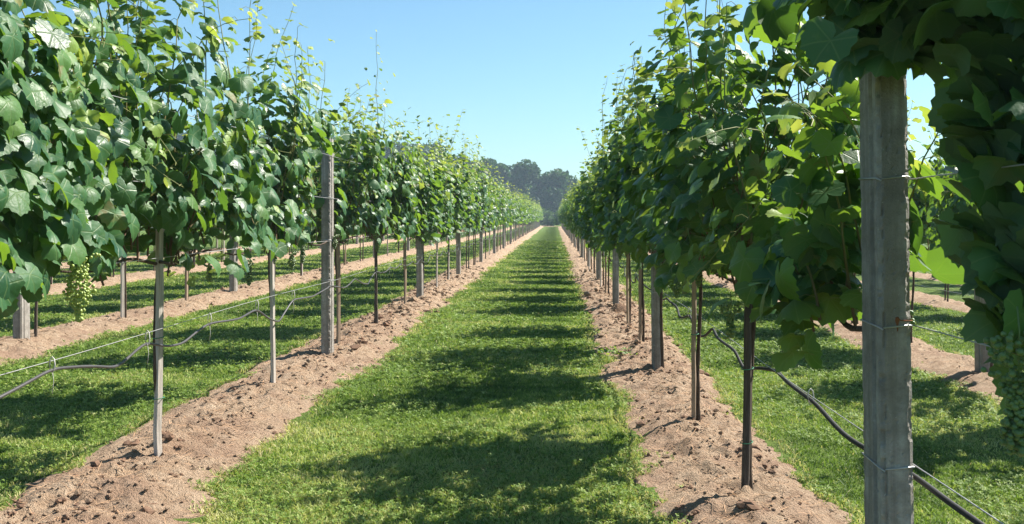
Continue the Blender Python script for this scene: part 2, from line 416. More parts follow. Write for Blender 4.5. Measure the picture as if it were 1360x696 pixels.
# ------------------------------------------------------------------ vines
OUT0 = [(0, 1.0), (12, .97), (24, .90), (34, .89), (46, .95), (58, .96), (70, .91), (84, .87), (98, .89), (110, .91), (124, .87), (140, .83), (154, .76), (168, .50)]
def leaf_template(lod):
    if lod == 0:
        half = OUT0
        th = [a for a, r in half]+[180]+[-a for a, r in half[:0:-1]]
        rr = [r for a, r in half]+[.12]+[r for a, r in half[:0:-1]]
        rr = [r*(1+(.05 if k % 2 == 0 else -.05)) for k, r in enumerate(rr)]
        th = np.radians(th); rr = np.array(rr); n = len(th)
        # inner ring takes every second outline point
        ti, ri = th[::2], rr[::2]*.55; k = len(ti)
        x = np.concatenate([[0], np.sin(ti)*ri, np.sin(th)*rr]); y = np.concatenate([[0], np.cos(ti)*ri, np.cos(th)*rr])
        F = []
        for i in range(k):
            j = (i+1) % k
            F.append((0, 1+j, 1+i))
            o1, o2, o3 = 1+k+2*i, 1+k+(2*i+1) % n, 1+k+(2*i+2) % n
            F += [(1+i, o2, o1), (1+i, 1+j, o2), (1+j, o3, o2)]
        return np.stack([x, y], -1), np.array(F)
    if lod == 1:
        half = [(0, 1.0), (25, .90), (50, .96), (84, .87), (110, .90), (150, .76)]
    else:
        half = [(0, 1.0), (55, .92), (110, .78)]
    th = [a for a, r in half]+[180]+[-a for a, r in half[:0:-1]]
    rr = [r for a, r in half]+[.2]+[r for a, r in half[:0:-1]]
    th = np.radians(th); rr = np.array(rr); n = len(th)
    x = np.concatenate([[0], np.sin(th)*rr]); y = np.concatenate([[0], np.cos(th)*rr])
    F = np.array([(0, 1+(i+1) % n, 1+i) for i in range(n)])
    return np.stack([x, y], -1), F
TPL = [leaf_template(k) for k in range(3)]
def leaves_mesh(name, P, N, T, S, tint, lod, rg, mat=None):
    """P leaf junctions, N normals, T tip directions, S radius"""
    n = len(P); uv, F = TPL[lod]; k = len(uv)
    N = nrm(N); T = nrm(T-N*np.sum(T*N, -1, keepdims=True)); U = np.cross(T, N)
    r = np.linalg.norm(uv, axis=1); th = np.arctan2(uv[:, 0], uv[:, 1])
    fold = rg.normal(.12, .20, n)[:, None]; cup = rg.normal(-.24, .22, n)[:, None]; wav = rg.normal(0, .12, n)[:, None]; phs = rg.uniform(0, 6.28, n)[:, None]
    curl = rg.normal(-.12, .14, n)[:, None]
    z = fold*np.abs(uv[:, 0])[None]+cup*r[None]**2+wav*np.sin(3*th[None]+phs)*r[None]+curl*np.maximum(uv[:, 1], 0)[None]**2
    asp = rg.uniform(.9, 1.12, n)[:, None]
    V = P[:, None]+S[:, None, None]*(U[:, None]*(uv[None, :, 0]*asp)[..., None]+T[:, None]*uv[None, :, 1][..., None]+N[:, None]*z[..., None])
    FF = (np.arange(n)[:, None, None]*k+F[None]).reshape(-1, 3)
    rnd = rg.random(n)
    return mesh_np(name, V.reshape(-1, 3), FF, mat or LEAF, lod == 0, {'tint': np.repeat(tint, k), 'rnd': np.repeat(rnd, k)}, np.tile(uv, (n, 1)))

def grow_vine(seed, lod, nshoot=34, top=2.5, flop=.42, half=.86, lean=0.0, keep=None, strays=(), lownear=.95, dens=1.0, leafscale=1.0, shift=False, extra=()):
    """local coordinates: origin at the trunk's foot, row along Y. Returns meshes (canopy, canes)"""
    rg = np.random.default_rng(seed)
    LP, LN, LT, LS, LC = [], [], [], [], []
    cm = MB(); young = []
    vig = rg.uniform(.9, 1.1)
    def shoot(y0, side, H, out, droop, stray=False, dirn=None):
        p = np.array([rg.normal(0, .05), y0, rg.normal(1.10, .05)])
        if shift and y0 < 0: p[0] += rg.uniform(.15, .36); side = 1; out = p[0]
        v = np.array([side*.10, rg.normal(0, .16), 1.0]) if dirn is None else np.array(dirn, float)
        step = .075; L = 0; path = [p.copy()]
        maxlen = (H-1.1)*rg.uniform(1.0, 1.2)+(droop*.9)+(.35 if shift and y0 < 0 else 0)
        bend = rg.uniform(.5, 1.0)
        while L < maxlen:
            v = v+rg.normal(0, .13, 3)*np.array([.8, 1.0, .5])+np.array([0, -.05*(p[1]-y0*.8), 0])
            if p[2] > 1.5 and droop > 0: v = v+np.array([side*.115*bend, 0, -.17*bend])
            elif droop == 0:
                v = v+np.array([-(p[0]-lean*(p[2]-1.1)-out*side)*.55, 0, .12])
            if shift and y0 < 0 and p[2] > 1.78: v = v+np.array([-.26 if p[0] > -.25 else .1, 0, -.03 if p[2] > 1.95 else .05])
            v = v/np.linalg.norm(v)
            p = p+v*step; L += step; path.append(p.copy())
            if p[2] < lownear+.03 or abs(p[0]-(.3 if shift else 0)) > .46 or p[2] > H and not stray and droop == 0: break
        path = np.array(path)
        if keep is not None:
            bad = ~keep(path)
            if bad.any(): path = path[:max(2, int(np.argmax(bad)))]
        n = len(path)
        if n < 3 or (keep is not None and not keep(path[:1])[0]): return
        f = np.linspace(0, 1, n)
        rad = .0042*(1-f)+.0016
        if lod < 2: cm.tube(path, rad, 4 if lod else 5, False); young.extend(np.repeat(np.clip(f*1.4-.1, 0, 1), 4 if lod else 5))
        for i in range(1, n):
            t = f[i]
            k = (2 if rg.random() < .4 else 1) if t > .85 else (2 if rg.random() < .85*dens else 1)
            for q in range(k):
                if rg.random() > dens*1.05: continue
                a = rg.uniform(0, 2*math.pi)
                off = np.array([math.cos(a)*1.1, math.sin(a), rg.normal(.1, .4)])
                ln = (.07+.05*rg.random())*(1-.6*t) if q == 0 else rg.uniform(.10, .26)
                P = path[i]+off/np.linalg.norm(off)*ln
                if q == 0 and lod == 0 and rg.random() < .7:
                    cm.tube(np.array([path[i], (path[i]+P)/2+[0, 0, .012], P]), .0014, 4, False); young.extend([.9]*12)
                sz = rg.uniform(.046, .092)*(1 if t < .6 else 1-.85*(t-.6))
                if stray: sz *= .62
                if p[2] > 0 and path[i][2] > 2.1: sz *= 1-.25*min(1, (path[i][2]-2.1)/.5)
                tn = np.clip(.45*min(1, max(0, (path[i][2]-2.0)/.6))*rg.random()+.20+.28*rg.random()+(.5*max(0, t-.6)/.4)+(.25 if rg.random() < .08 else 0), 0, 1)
                LP.append(P); LS.append(max(sz, .02)); LC.append(tn)
    for i in range(nshoot):
        y0 = np.clip(rg.normal(0, .42), -1, 1)*half if rg.random() < .86 else rg.uniform(-half, half)
        side = 1 if rg.random() < .5 else -1
        Hloc = top*vig+.10-.95*abs(y0/half)**1.5+rg.normal(0, .20)+(.3 if rg.random() < .07 else 0)
        if rg.random() < flop: shoot(y0, side, Hloc*.86, .15, rg.uniform(.35, .95))
        else: shoot(y0, side, Hloc, rg.uniform(.02, .26), 0)
    for (y0, side, H, dirn) in strays: shoot(y0, side, H, .3, 0, True, dirn)
    for (cx, cy, cz, sx_, sy_, sz_, n_) in extra:
        for i in range(n_):
            P_ = np.array([cx, cy, cz])+rg.normal(0, 1, 3)*np.array([sx_, sy_, sz_])
            LP.append(P_); LS.append(rg.uniform(.055, .088)); LC.append(np.clip(.2+.3*rg.random(), 0, 1))
    P = np.array(LP); S = np.array(LS)*leafscale; C = np.array(LC)
    # low skirt of leaves thinned out
    ok = (P[:, 2] > lownear+.10*np.sin(P[:, 1]*5+seed)+rg.normal(0, .05, len(P)))
    ok &= np.abs(P[:, 0]-(.25 if shift else 0)) < .46+.12*rg.random(len(P))+(.15 if shift else 0)
    if keep is not None: ok &= keep(P)
    P, S, C = P[ok], S[ok], C[ok]
    n = len(P)
    shell = (rg.random(n) < (.45 if lod < 2 else .3)) & (P[:, 2] < 2.02) & (not shift)
    Wz = np.maximum(.12, .40*np.sqrt(np.clip(1-((P[:, 2]-1.5)/1.05)**2, 0, 1)))*(1-.25*np.clip(np.abs(P[:, 1])/half-.5, 0, 1))
    P[:, 0] = np.where(shell, np.where(P[:, 0]+rg.normal(0, .1, n) > 0, 1, -1)*Wz*rg.uniform(.85, 1.2, n), P[:, 0])
    if keep is not None:
        ok = keep(P); P, S, C, shell = P[ok], S[ok], C[ok], shell[ok]; n = len(P)
    sx = np.tanh(P[:, 0]/.16)
    up = np.clip((P[:, 2]-1.9)/.6, 0, 1)
    N = np.stack([sx*(1.0-.5*up), rg.normal(0, .1, n)-.25, .30+.6*up], -1)+SD*.55+rg.normal(0, .38, (n, 3))
    T = np.stack([sx*.35, rg.normal(0, .35, n), -1.0+0*sx], -1)+rg.normal(0, .33, (n, 3))
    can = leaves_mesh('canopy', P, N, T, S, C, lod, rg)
    canes = cm.build('canes', CANE, True, attrs={'young': young}) if cm.n else None
    return can, canes
def trunk_mesh(seed, mult=1.0):
    rg = np.random.default_rng(seed); mb = MB()
    z = np.linspace(-.06, 1.08, 12); s = rg.choice([-1, 1])
    pts = np.stack([.012*np.sin(z*4+rg.uniform(0, 6))*np.minimum(1, z+.2)+.008, .05+.02*np.sin(z*5+rg.uniform(0, 6)), z], -1)
    mb.tube(pts, np.linspace(.016, .011, 12)*mult*(1+.15*np.sin(z*30)), 7)
    return mb.build('trunk', BARK, True)
def cordon_mesh(seed, arms=(-1, 1)):
    rg = np.random.default_rng(seed); mb = MB()
    for s in arms:
        y = np.linspace(0, 1, 9)
        pts = np.stack([.02*np.sin(y*7+rg.uniform(0, 6)), s*y*1.02, 1.07+.025*np.sin(y*6+rg.uniform(0, 6))+.02*y], -1)
        mb.tube(pts, np.linspace(.010, .006, 9), 6)
    return mb.build('cordon', BARK, True)
def grape_mesh(seed, L=.24, Rr=.05, br=.0075, mat=None):
    rg = np.random.default_rng(seed); mb = MB()
    t = (1+5**.5)/2
    ico = nrm(np.array([(-1, t, 0), (1, t, 0), (-1, -t, 0), (1, -t, 0), (0, -1, t), (0, 1, t), (0, -1, -t), (0, 1, -t), (t, 0, -1), (t, 0, 1), (-t, 0, -1), (-t, 0, 1)], float))
    fc = np.array([(0, 11, 5), (0, 5, 1), (0, 1, 7), (0, 7, 10), (0, 10, 11), (1, 5, 9), (5, 11, 4), (11, 10, 2), (10, 7, 6), (7, 1, 8), (3, 9, 4), (3, 4, 2), (3, 2, 6), (3, 6, 8), (3, 8, 9), (4, 9, 5), (2, 4, 11), (6, 2, 10), (8, 6, 7), (9, 8, 1)])
    # one subdivision for rounder berries
    V = list(map(tuple, ico)); F = []
    for a, b, c in fc:
        m = [len(V), len(V)+1, len(V)+2]
        V += [tuple(nrm((ico[a]+ico[b])/2)), tuple(nrm((ico[b]+ico[c])/2)), tuple(nrm((ico[c]+ico[a])/2))]
        F += [(a, m[0], m[2]), (b, m[1], m[0]), (c, m[2], m[1]), tuple(m)]
    V = np.array(V); F = np.array(F)
    mb.tube(np.array([[0, 0, .05], [.005, 0, 0], [0, 0, -L*.9]]), .002, 4)
    for i in range(int((170 if br > .007 else 330)*L/.24)):
        f = rg.random()**.8; rad = Rr*(1-.75*f)*(.75+.35*math.sin(f*9+seed))*math.sqrt(rg.random())*1.1; a = rg.uniform(0, 6.28)
        mb.add(V*br*rg.uniform(.75, 1.15)+np.array([math.cos(a)*rad, math.sin(a)*rad, -f*L]), (), F)
    return mb.build('grape_cluster', mat or BERRY_SHADE, True)
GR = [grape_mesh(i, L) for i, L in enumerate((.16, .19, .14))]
TR = [trunk_mesh(40+i) for i in range(5)]; CO = [cordon_mesh(60+i) for i in range(4)]
CORD1 = cordon_mesh(77, (1,))
MIDP = [(30, 2.62, .78), (24, 2.36, .62), (34, 2.74, .84), (28, 2.48, .70), (22, 2.30, .74), (32, 2.66, .66), (27, 2.52, .82), (25, 2.72, .58)]
MID = [grow_vine(100+i, 1, nshoot=a, top=b, half=c, leafscale=1.0) for i, (a, b, c) in enumerate(MIDP)]
FAR = [grow_vine(200+i, 2, nshoot=int(a*.72), top=b, half=c, dens=.75, leafscale=1.4) for i, (a, b, c) in enumerate(MIDP)]
ORD = ['first', 'second', 'third', 'fourth', 'fifth', 'sixth', 'seventh', 'eighth', 'ninth', 'tenth']
VN = {}
def vine(row, x, y, k, meshes=None, label=None, group=None, grapes=()):
    rg = random.Random(int(y*100)+ord(row[0])*int(row[1]))
    e = empty('grapevine', (x, y, float(ground_z(x))+.03))
    tag(e, label, 'grapevine', group)
    d = math.hypot(x, y)
    flip = rg.random() < .5
    if meshes is None:
        pool = MID if d < 27 else FAR
        meshes = pool[rg.randrange(len(pool))]
        sca = (rg.uniform(.92, 1.06), rg.uniform(.9, 1.08), rg.uniform(.88, 1.06))
    else: flip = False; sca = (1, 1, 1)
    t = link('trunk', TR[rg.randrange(5)], e, (-.022, 0, 0) if row[0] == 'L' else (.02 if k else .045, 0, 0))
    link('cordon', CO[rg.randrange(4)] if (row, k) != ('R1', 0) else CORD1, e)
    c = link('canopy', meshes[0], e)
    ch = [c]
    if meshes[1]: ch.append(link('canes', meshes[1], e))
    for q in ch:
        q.scale = sca
        if flip: q.rotation_euler = (0, 0, math.pi)
    for (gx, gy, gz, gi) in grapes:
        gm = GR[gi] if isinstance(gi, int) else gi
        link('grape_cluster', gm, e, (gx, gy, gz))
    if not grapes and d < 14:
        for q in range(rg.randrange(2, 5)):
            link('grape_cluster', GR[rg.randrange(3)], e, (rg.uniform(-.22, .22), rg.uniform(-.9, .9), rg.uniform(1.0, 1.2)))
    return e

# concrete trellis posts
def post_mesh(h, wx=.090, wy=.175, ch=.012, groove=1):
    """octagonal-cornered concrete post with a shallow groove down the face towards the path"""
    a, b = wx/2, wy/2; g = .006
    s = groove
    prof = [(-a+ch, -b), (a-ch, -b), (a, -b+ch), (a, b-ch), (a-ch, b), (-a+ch, b), (-a, b-ch)]
    if s: prof += [(-a, -b+.060), (-a+g, -b+.055), (-a+g, -b+.040), (-a, -b+.035)]
    prof += [(-a, -b+ch)]
    prof = np.array(prof)
    zs = np.concatenate([[-.35], np.linspace(0, h-.015, 14), [h]])
    V = []
    for k, z in enumerate(zs):
        pp = prof*(1-.06*max(0, z)/h)
        if k == len(zs)-1: pp = prof*.86
        V.append(np.column_stack([pp, np.full(len(pp), z)]))
    V = np.vstack(V); n = len(prof); i = np.arange(len(zs)-1)[:, None]*n; k = np.arange(n)[None]; k2 = (k+1) % n
    F = np.stack([i+k, i+k2, i+n+k2, i+n+k], -1).reshape(-1, 4)
    top = np.arange(n)[None]+(len(zs)-1)*n
    me = mesh_np('post_body', V, [F, top], CONC, False)
    return me
POST = [post_mesh(2.06), post_mesh(2.0)]; 
def rough_post(h=2.06, wx=.090, wy=.175):
    a, b, ch, g = wx/2, wy/2, .012, .007
    key = [(-a+ch, -b), (a-ch, -b), (a, -b+ch), (a, b-ch), (a-ch, b), (-a+ch, b), (-a, b-ch), (-a, -b+.075), (-a+.016, -b+.068), (-a+.016, -b+.047), (-a, -b+.040), (-a, -b+ch)]
    P = []
    for i in range(len(key)):
        p, q = np.array(key[i]), np.array(key[(i+1) % len(key)]); n = max(1, int(np.linalg.norm(q-p)/.005))
        for t in range(n): P.append(p+(q-p)*t/n)
    P = np.array(P); n = len(P); L = np.cumsum(np.r_[0, np.linalg.norm(np.diff(P, axis=0), axis=1)])
    nr = nrm(np.stack([np.roll(P, -1, 0)-np.roll(P, 1, 0)], 0)[0])[:, ::-1]*np.array([1, -1])
    zs = np.r_[-.35, np.arange(0, h, .006), h]
    cx = np.abs(np.abs(P[:, 0])-(a-ch*.5)) < .008; cy = np.abs(np.abs(P[:, 1])-(b-ch*.5)) < .008
    corner = (cx & cy)*1.0
    LL, ZZ = np.meshgrid(L, zs)
    d = .0016*(fbm(LL*60, ZZ*60, 3, 81)-.5)-.0035*np.maximum(0, vnoise(LL*130, ZZ*130, 83)-.80)/.2
    chip = np.maximum(0, fbm(LL*9+3, ZZ*26, 3, 87)-.52)*.06
    d = d*(1+0*LL); d = d-corner[None]*np.minimum(chip, .007)
    V = np.concatenate([P[None]*(1-.06*np.clip(zs, 0, 9)/h)[:, None, None]+nr[None]*d[..., None], np.broadcast_to(zs[:, None, None], (len(zs), n, 1))], -1).reshape(-1, 3)
    i = np.arange(len(zs)-1)[:, None]*n; k = np.arange(n)[None]; k2 = (k+1) % n
    F = np.stack([i+k, i+k2, i+n+k2, i+n+k], -1).reshape(-1, 4)
    return mesh_np('post_body', V, [F, np.arange(n)[None]+(len(zs)-1)*n], CONC, False)
POSTR = rough_post()
def tie_mesh(z, wx=.090, wy=.175):
    s = 1-.06*z/2.06; a, b = wx/2*s+.0025, wy/2*s+.0025; c = .011
    p = [(-a+c, -b), (a-c, -b), (a, -b+c), (a, b-c), (a-c, b), (-a+c, b), (-a, b-c), (-a, -b+c), (-a+c, -b)]
    mb = MB(); P = np.array([(x, y, z+.006*math.sin(i*1.3)) for i, (x, y) in enumerate(p)])
    mb.tube(P, .0024, 5, False); return mb.build('wire_tie', WIRE, True)
TIES = [tie_mesh(z) for z in (.72, 1.10, 1.50)]
def post(row, x, y, label, group, h=0, lean=0, near=False):
    e = empty('trellis_post', (x, y, float(ground_z(x))+.03)); tag(e, label, 'post', group)
    b = link('post_body', POSTR if y < 10 and row in ('L1', 'R1') else POST[h], e)
    if row[0] == 'L': b.scale = (-1, 1, 1)
    e.rotation_euler = (0, lean, 0)
    if near:
        for t in TIES: link('wire_tie', t, e)
    return e
POSTY = {'L1': [3.07, 9.53, 16.05]+[22.6+6.45*i for i in range(19)],
         'R1': [2.78, 9.13, 15.35]+[21.7+6.35*i for i in range(19)],
         'L2': [9.88, 16.4]+[22.9+6.45*i for i in range(12)],
         'R2': [3.05, 9.44, 15.8]+[22.2+6.4*i for i in range(10)],
         'L3': [9.9, 16.4]+[22.9+6.45*i for i in range(9)],
         'R3': [9.6, 16.0]+[22.4+6.4*i for i in range(5)],
         'L4': [16.5, 23, 29.5, 36, 42.5, 49], 'R4': [13.5, 20, 26.4, 32.8, 39.2]}
for row, L in POSTY.items():
    x = ROWS[row]
    vis = 0
    for k, y in enumerate(L):
        ph = PHRASE[row]
        if row == 'R1' and k == 0:
            lab = 'large weathered concrete post close to the camera at the right, with a rust stain'
        elif row in ('L1', 'R1') and k < 6:
            lab = 'grey concrete post, %s from the camera in the %s' % (ORD[k if row == 'R1' else k-1], ph) if not (row == 'L1' and k == 0) else 'grey concrete post just outside the left edge of the picture'
        elif row in ('L1', 'R1'): lab = 'small distant grey concrete post beyond the sixth post in the '+ph
        elif row == 'L2' and k == 0: lab = 'grey concrete post with bright sunlit side at the far left edge under the vine leaves'
        elif row == 'L2' and k == 1: lab = 'short visible foot of concrete post behind the left row, right of the pale stake'
        elif row == 'R2' and k == 1: lab = 'concrete post half hidden by leaves behind the large near post'
        else: lab = 'grey concrete post of the %s, mostly hidden by nearer vines' % ph
        jit = random.Random(k*7+ord(row[0])).uniform(-.02, .02)
        e = post(row, x+(jit if k > 2 else 0), y, lab, 'concrete posts of the '+ph, h=(k % 3 == 2)*1, lean=(-.014 if row == 'R1' and k == 0 else jit*.5), near=y < 24 and row in ('L1', 'R1', 'L2'))
        if row == 'R1' and k == 0:
            mb = MB()
            mb.tube(np.array([(.004, -.086, 1.128), (.006, -.090, 1.124), (.010, -.0895, 1.120), (.034, -.089, 1.118), (.0455, -.078, 1.118)]), .0016, 5)
            link('staple', mb.build('staple', RUST, True), e)
            st = np.array([(.004, 1.128), (.012, 1.130), (.015, 1.120), (.012, 1.108), (.011, 1.092), (.008, 1.088), (.007, 1.105), (.003, 1.118)])
            link('rust_stain', mesh_np('rust_stain', np.column_stack([st[:, 0]-.006, np.full(8, -.0862), st[:, 1]]), np.arange(8)[None], RUST), e)

# stakes
def stake_mesh(h, r, mat, seed, square=True):
    rg = np.random.default_rng(seed); mb = MB()
    z = np.linspace(-.25, h, 9)
    pts = np.stack([rg.normal(0, .002, 9)+.006*np.sin(z*2+seed), rg.normal(0, .002, 9)+.006*np.cos(z*2.3+seed), z], -1)
    mb.tube(pts, r*np.linspace(1.05, .92, 9), 4 if square else 7)
    return mb.build('stake_pole', mat, not square)
def stake(row, x, y, h, r, mat, label, group, square=True, ties=(), me=None, lean=(0, 0)):
    e = empty('vine_stake', (x, y, float(ground_z(x))+.03)); tag(e, label, 'stake', group)
    e.rotation_euler = (lean[0], lean[1], R(random.Random(int(y*31)).uniform(-40, -5)-45))
    link('stake_pole', me or stake_mesh(h, r, mat, int(y*10), square), e)
    for tz in ties:
        mb = MB(); a = np.linspace(0, 6.283, 9)
        mb.tube(np.stack([.004+np.cos(a)*(r+.010), np.sin(a)*(r+.008), tz+.004*np.sin(a)], -1), .0026, 5, False)
        link('tie', mb.build('tie', TIE, True), e)
    return e
ST = [stake_mesh(1.3, .017, WOOD_PALE, 3), stake_mesh(1.2, .017, WOOD_BROWN, 4), stake_mesh(1.25, .015, WOOD_DARK, 5, False)]
near_stakes = [
 ('L1', -2.157, 5.47, 1.34, .0215, WOOD_PALE, 'tall pale grey wooden stake nearest the camera in the row left of the path', True, (.66, .33), (0, .006)),
 ('L1', -2.157, 7.67, 1.20, .019, WOOD_PALE, 'grey wooden stake just in front of the tall post left of the path', True, (), (0, .01)),
 ('L1', -2.157, 9.99, 1.20, .020, WOOD_BROWN, 'dark stake standing right behind the second left post, close against it', True, (), (0, .02)),
 ('L1', -2.157, 12.14, 1.22, .020, WOOD_DARK, 'thin dark stake midway between the two nearest visible posts left of the path', False, (), (0, 0)),
 ('L1', -2.157, 14.43, 1.22, .020, WOOD_BROWN, 'brown stake just in front of the third post of the row left of the path', True, (), (0, 0)),
 ('R1', .931, 4.91, 1.0, .021, WOOD_DARK, 'dark weathered stake nearest the camera right of the path, green ties round it', False, (.66, .30), (0, .012)),
 ('R1', .931, 6.68, 1.30, .0185, WOOD_BROWN, 'light brown stake between the dark stake and the second post right of the path', True, (.62,), (0, -.01)),
 ('R1', .931, 10.9, 1.25, .019, WOOD_BROWN, 'brown stake just beyond the second post of the row right of the path', True, (), (0, 0)),
 ('R1', .931, 12.8, 1.25, .018, WOOD_BROWN, 'reddish stake just in front of the third post right of the path', True, (), (0, 0)),
 ('L2', -5.247, 12.2, 1.1, .024, WOOD_PALE, 'grey stake with dark vine trunk leaning on it in the second left row', True, (), (0, .0)),
 ('L2', -5.247, 14.3, 1.0, .022, WOOD_BROWN, 'short brown stake in the second left row behind the nearest pale stake', True, (), (0, .0)),
]
for (row, x, y, h, r, mat, lab, sq, ties, lean) in near_stakes:
    stake(row, x, y, h, r, mat, lab, 'training stakes of the '+PHRASE[row], sq, ties, None, lean)

# vines along each row
for row, L in POSTY.items():
    x = ROWS[row]; sp = 6.45/3 if row[0] == 'L' else 6.37/3
    y0 = {'L1': 3.25, 'R1': 2.97, 'L2': 5.75, 'R2': 5.1, 'L3': 10.2, 'R3': 9.8, 'L4': 16.8, 'R4': 13.8}[row]
    nmax = {'L1': 67, 'R1': 68, 'L2': 40, 'R2': 36, 'L3': 30, 'R3': 18, 'L4': 18, 'R4': 14}[row]
    for k in range(nmax):
        y = y0+sp*k
        if y > END: break
        near = row in ('L1', 'R1') and k < 5
        ph = PHRASE[row]
        if row in ('L1', 'R1') and k < 8:
            lab = '%s grapevine from the camera in the %s, %s' % (ORD[k], ph, 'sunlit side towards us' if row[0] == 'L' else 'shaded side towards us')
        elif row in ('L1', 'R1'): lab = 'leafy grapevine farther off, beyond the eighth vine of the '+ph
        else: lab = 'leafy green grapevine in the '+ph
        me = None; gr = ()
        if row == 'L1' and k < 5:
            strays = ()
            kw = dict(top=(2.95, 3.0, 2.3, 2.4, 2.6)[k], nshoot=(54, 50, 36, 34, 40)[k], half=(.97, .86, .76, .72, .8)[k], leafscale=.92, flop=.56, lownear=.97)
            if k == 0: gr = ((.40, .46, 1.18, grape_mesh(9, .25, .080, .0066, BERRY_SUN)), (-.1, -.4, 1.1, 1)); kw.update(lownear=.98, extra=[(.12, .70, 1.25, .07, .16, .09, 40)])
            if k == 1: gr = ((-.05, .3, 1.2, 0),); kw.update(lownear=.92, strays=[(.6, 1, 2.9, (.25, .1, 1))])
            if k == 2: kw.update(strays=[(.55, 1, 2.95, (.15, .1, 1)), (.9, 1, 2.8, (.2, .5, 1))])
            if k == 3: kw.update(strays=[(.3, 1, 2.9, (.5, .3, 1))])
            yv = [3.25, 5.44, 7.64, 9.96, 12.11][k]
            def keep(P, yv=yv):
                Xw = P[:, 0]+XL; Yw = P[:, 1]+yv
                a = (np.abs(Xw*9.53-XL*Yw)/np.hypot(XL, 9.53) < .095) & (Yw < 9.6) & (Yw > 7.0) & (P[:, 2] < 1.84)
                b = (np.abs(Xw*5.47-XL*Yw)/np.hypot(XL, 5.47) < .095) & (Yw < 5.5) & (Yw > 4.2) & (P[:, 2] < 1.30)
                c = (np.abs((Xw-XL)*math.sin(SUN_AZ)-(Yw-9.53)*math.cos(SUN_AZ)) < .16) & (Xw > XL) & (P[:, 2] < 2.6)   # no leaves between this post and the sun side
                return ~(a | b | c)
            kw['keep'] = keep
            me = grow_vine(300+k, 0, **kw)
        elif row == 'R1' and k < 5:
            kw = dict(top=2.7, nshoot=40, half=.84, leafscale=.80)
            if k == 0:
                def keep(P, y=y):     # trained on the far side of its post
                    Yw = P[:, 1]+y
                    h = np.sin(P[:, 0]*91.7+P[:, 1]*57.3+P[:, 2]*73.1)
                    return ~(((P[:, 0] < np.where(Yw < 2.55, .0, .075)) & (Yw > 1.2) & (Yw < 2.90) & (P[:, 2] < 1.74)) | ((P[:, 0] > .20) & (Yw > 2.55) & (P[:, 2] < 2.6) & (h < .35)) | ((P[:, 0] > .10) & (Yw > 2.5) & (P[:, 2] < 1.22)))
                kw.update(keep=keep, leafscale=1.0, nshoot=32, half=1.1, top=2.5, shift=True, extra=[(-.12, -.42, 1.96, .17, .15, .10, 75), (-.02, -.40, 1.91, .10, .07, .05, 60), (.18, -.45, 1.98, .14, .18, .12, 45), (.13, -.66, 1.52, .07, .13, .25, 150), (.07, -.78, 1.30, .06, .12, .09, 45), (-.03, .42, 1.17, .13, .17, .08, 55), (-.02, .62, 1.27, .13, .12, .08, 40)])
                gr = ((-.02, -.99, 1.17, grape_mesh(12, .24, .075, .0065, BERRY_SHADE)), (.15, .2, 1.1, 0))
            if k == 4: kw.update(strays=[(.1, -1, 2.9, (-.09, .1, 1)), (.5, -1, 2.8, (-.06, -.2, 1))])
            me = grow_vine(400+k, 0, **kw)
        jy = random.Random(k*13+ord(row[0])*5+int(row[1])).uniform(-.14, .14)
        if row == 'L1' and 1 <= k <= 5: y = [5.47, 7.67, 9.99, 12.14, 14.43][k-1]-.03
        if row == 'R1' and 1 <= k <= 5: y = [4.91, 6.68, 8.95, 10.9, 12.85][k-1]-.03
        vine(row, x, y+(0 if near else jy), k, me, lab, 'grapevines in the '+ph, gr)
        done = any(abs(s[2]-y) < .5 and s[0] == row for s in near_stakes)
        if not done and y < (70 if row in ('L1', 'R1') else 40) and y > 4 and not (row == 'R1' and abs(y-8.95) < .3):
            rr = random.Random(k*17+ord(row[0]))
            stake(row, x+rr.uniform(-.03, .03), y+.05, 1.25, .017, None,
                  'thin wooden stake farther along the %s, beside a vine trunk' % ph, 'training stakes of the '+ph, me=ST[rr.choice((0, 1, 1, 2))])

# wires and drip hoses
def row_tube(name, x, y0, y1, zf, rad, mat, n, label, cat, group=None, xf=None, seg=5):
    y = np.array([y0*(y1/y0)**(i/(n-1)) for i in range(n)]) if y0 > 0 else np.linspace(y0, y1, n)
    mb = MB(); zz = zf(y); xx = xf(y) if xf else 0*y
    mb.tube(np.stack([xx, y, zz], -1), rad, seg)
    o = link(name, mb.build(name, mat, True), None, (x, 0, 0)); return tag(o, label, cat, group)
for row in ('L1', 'R1', 'L2', 'R2'):
    x = ROWS[row]; gz = float(ground_z(x))
    for z, nm in ((.72, 'lowest'), (1.10, 'second lowest'), (1.50, 'upper'), (1.90, 'topmost')):
        ex = 1
        row_tube('trellis_wire', x+.048*ex, 1.2, 70, lambda y, z=z: gz+.03+z+.008*np.sin(y*1.1), .0019, WIRE, 90,
                 '%s galvanised wire running along the %s' % (nm, PHRASE[row]), 'wire', 'trellis wires')
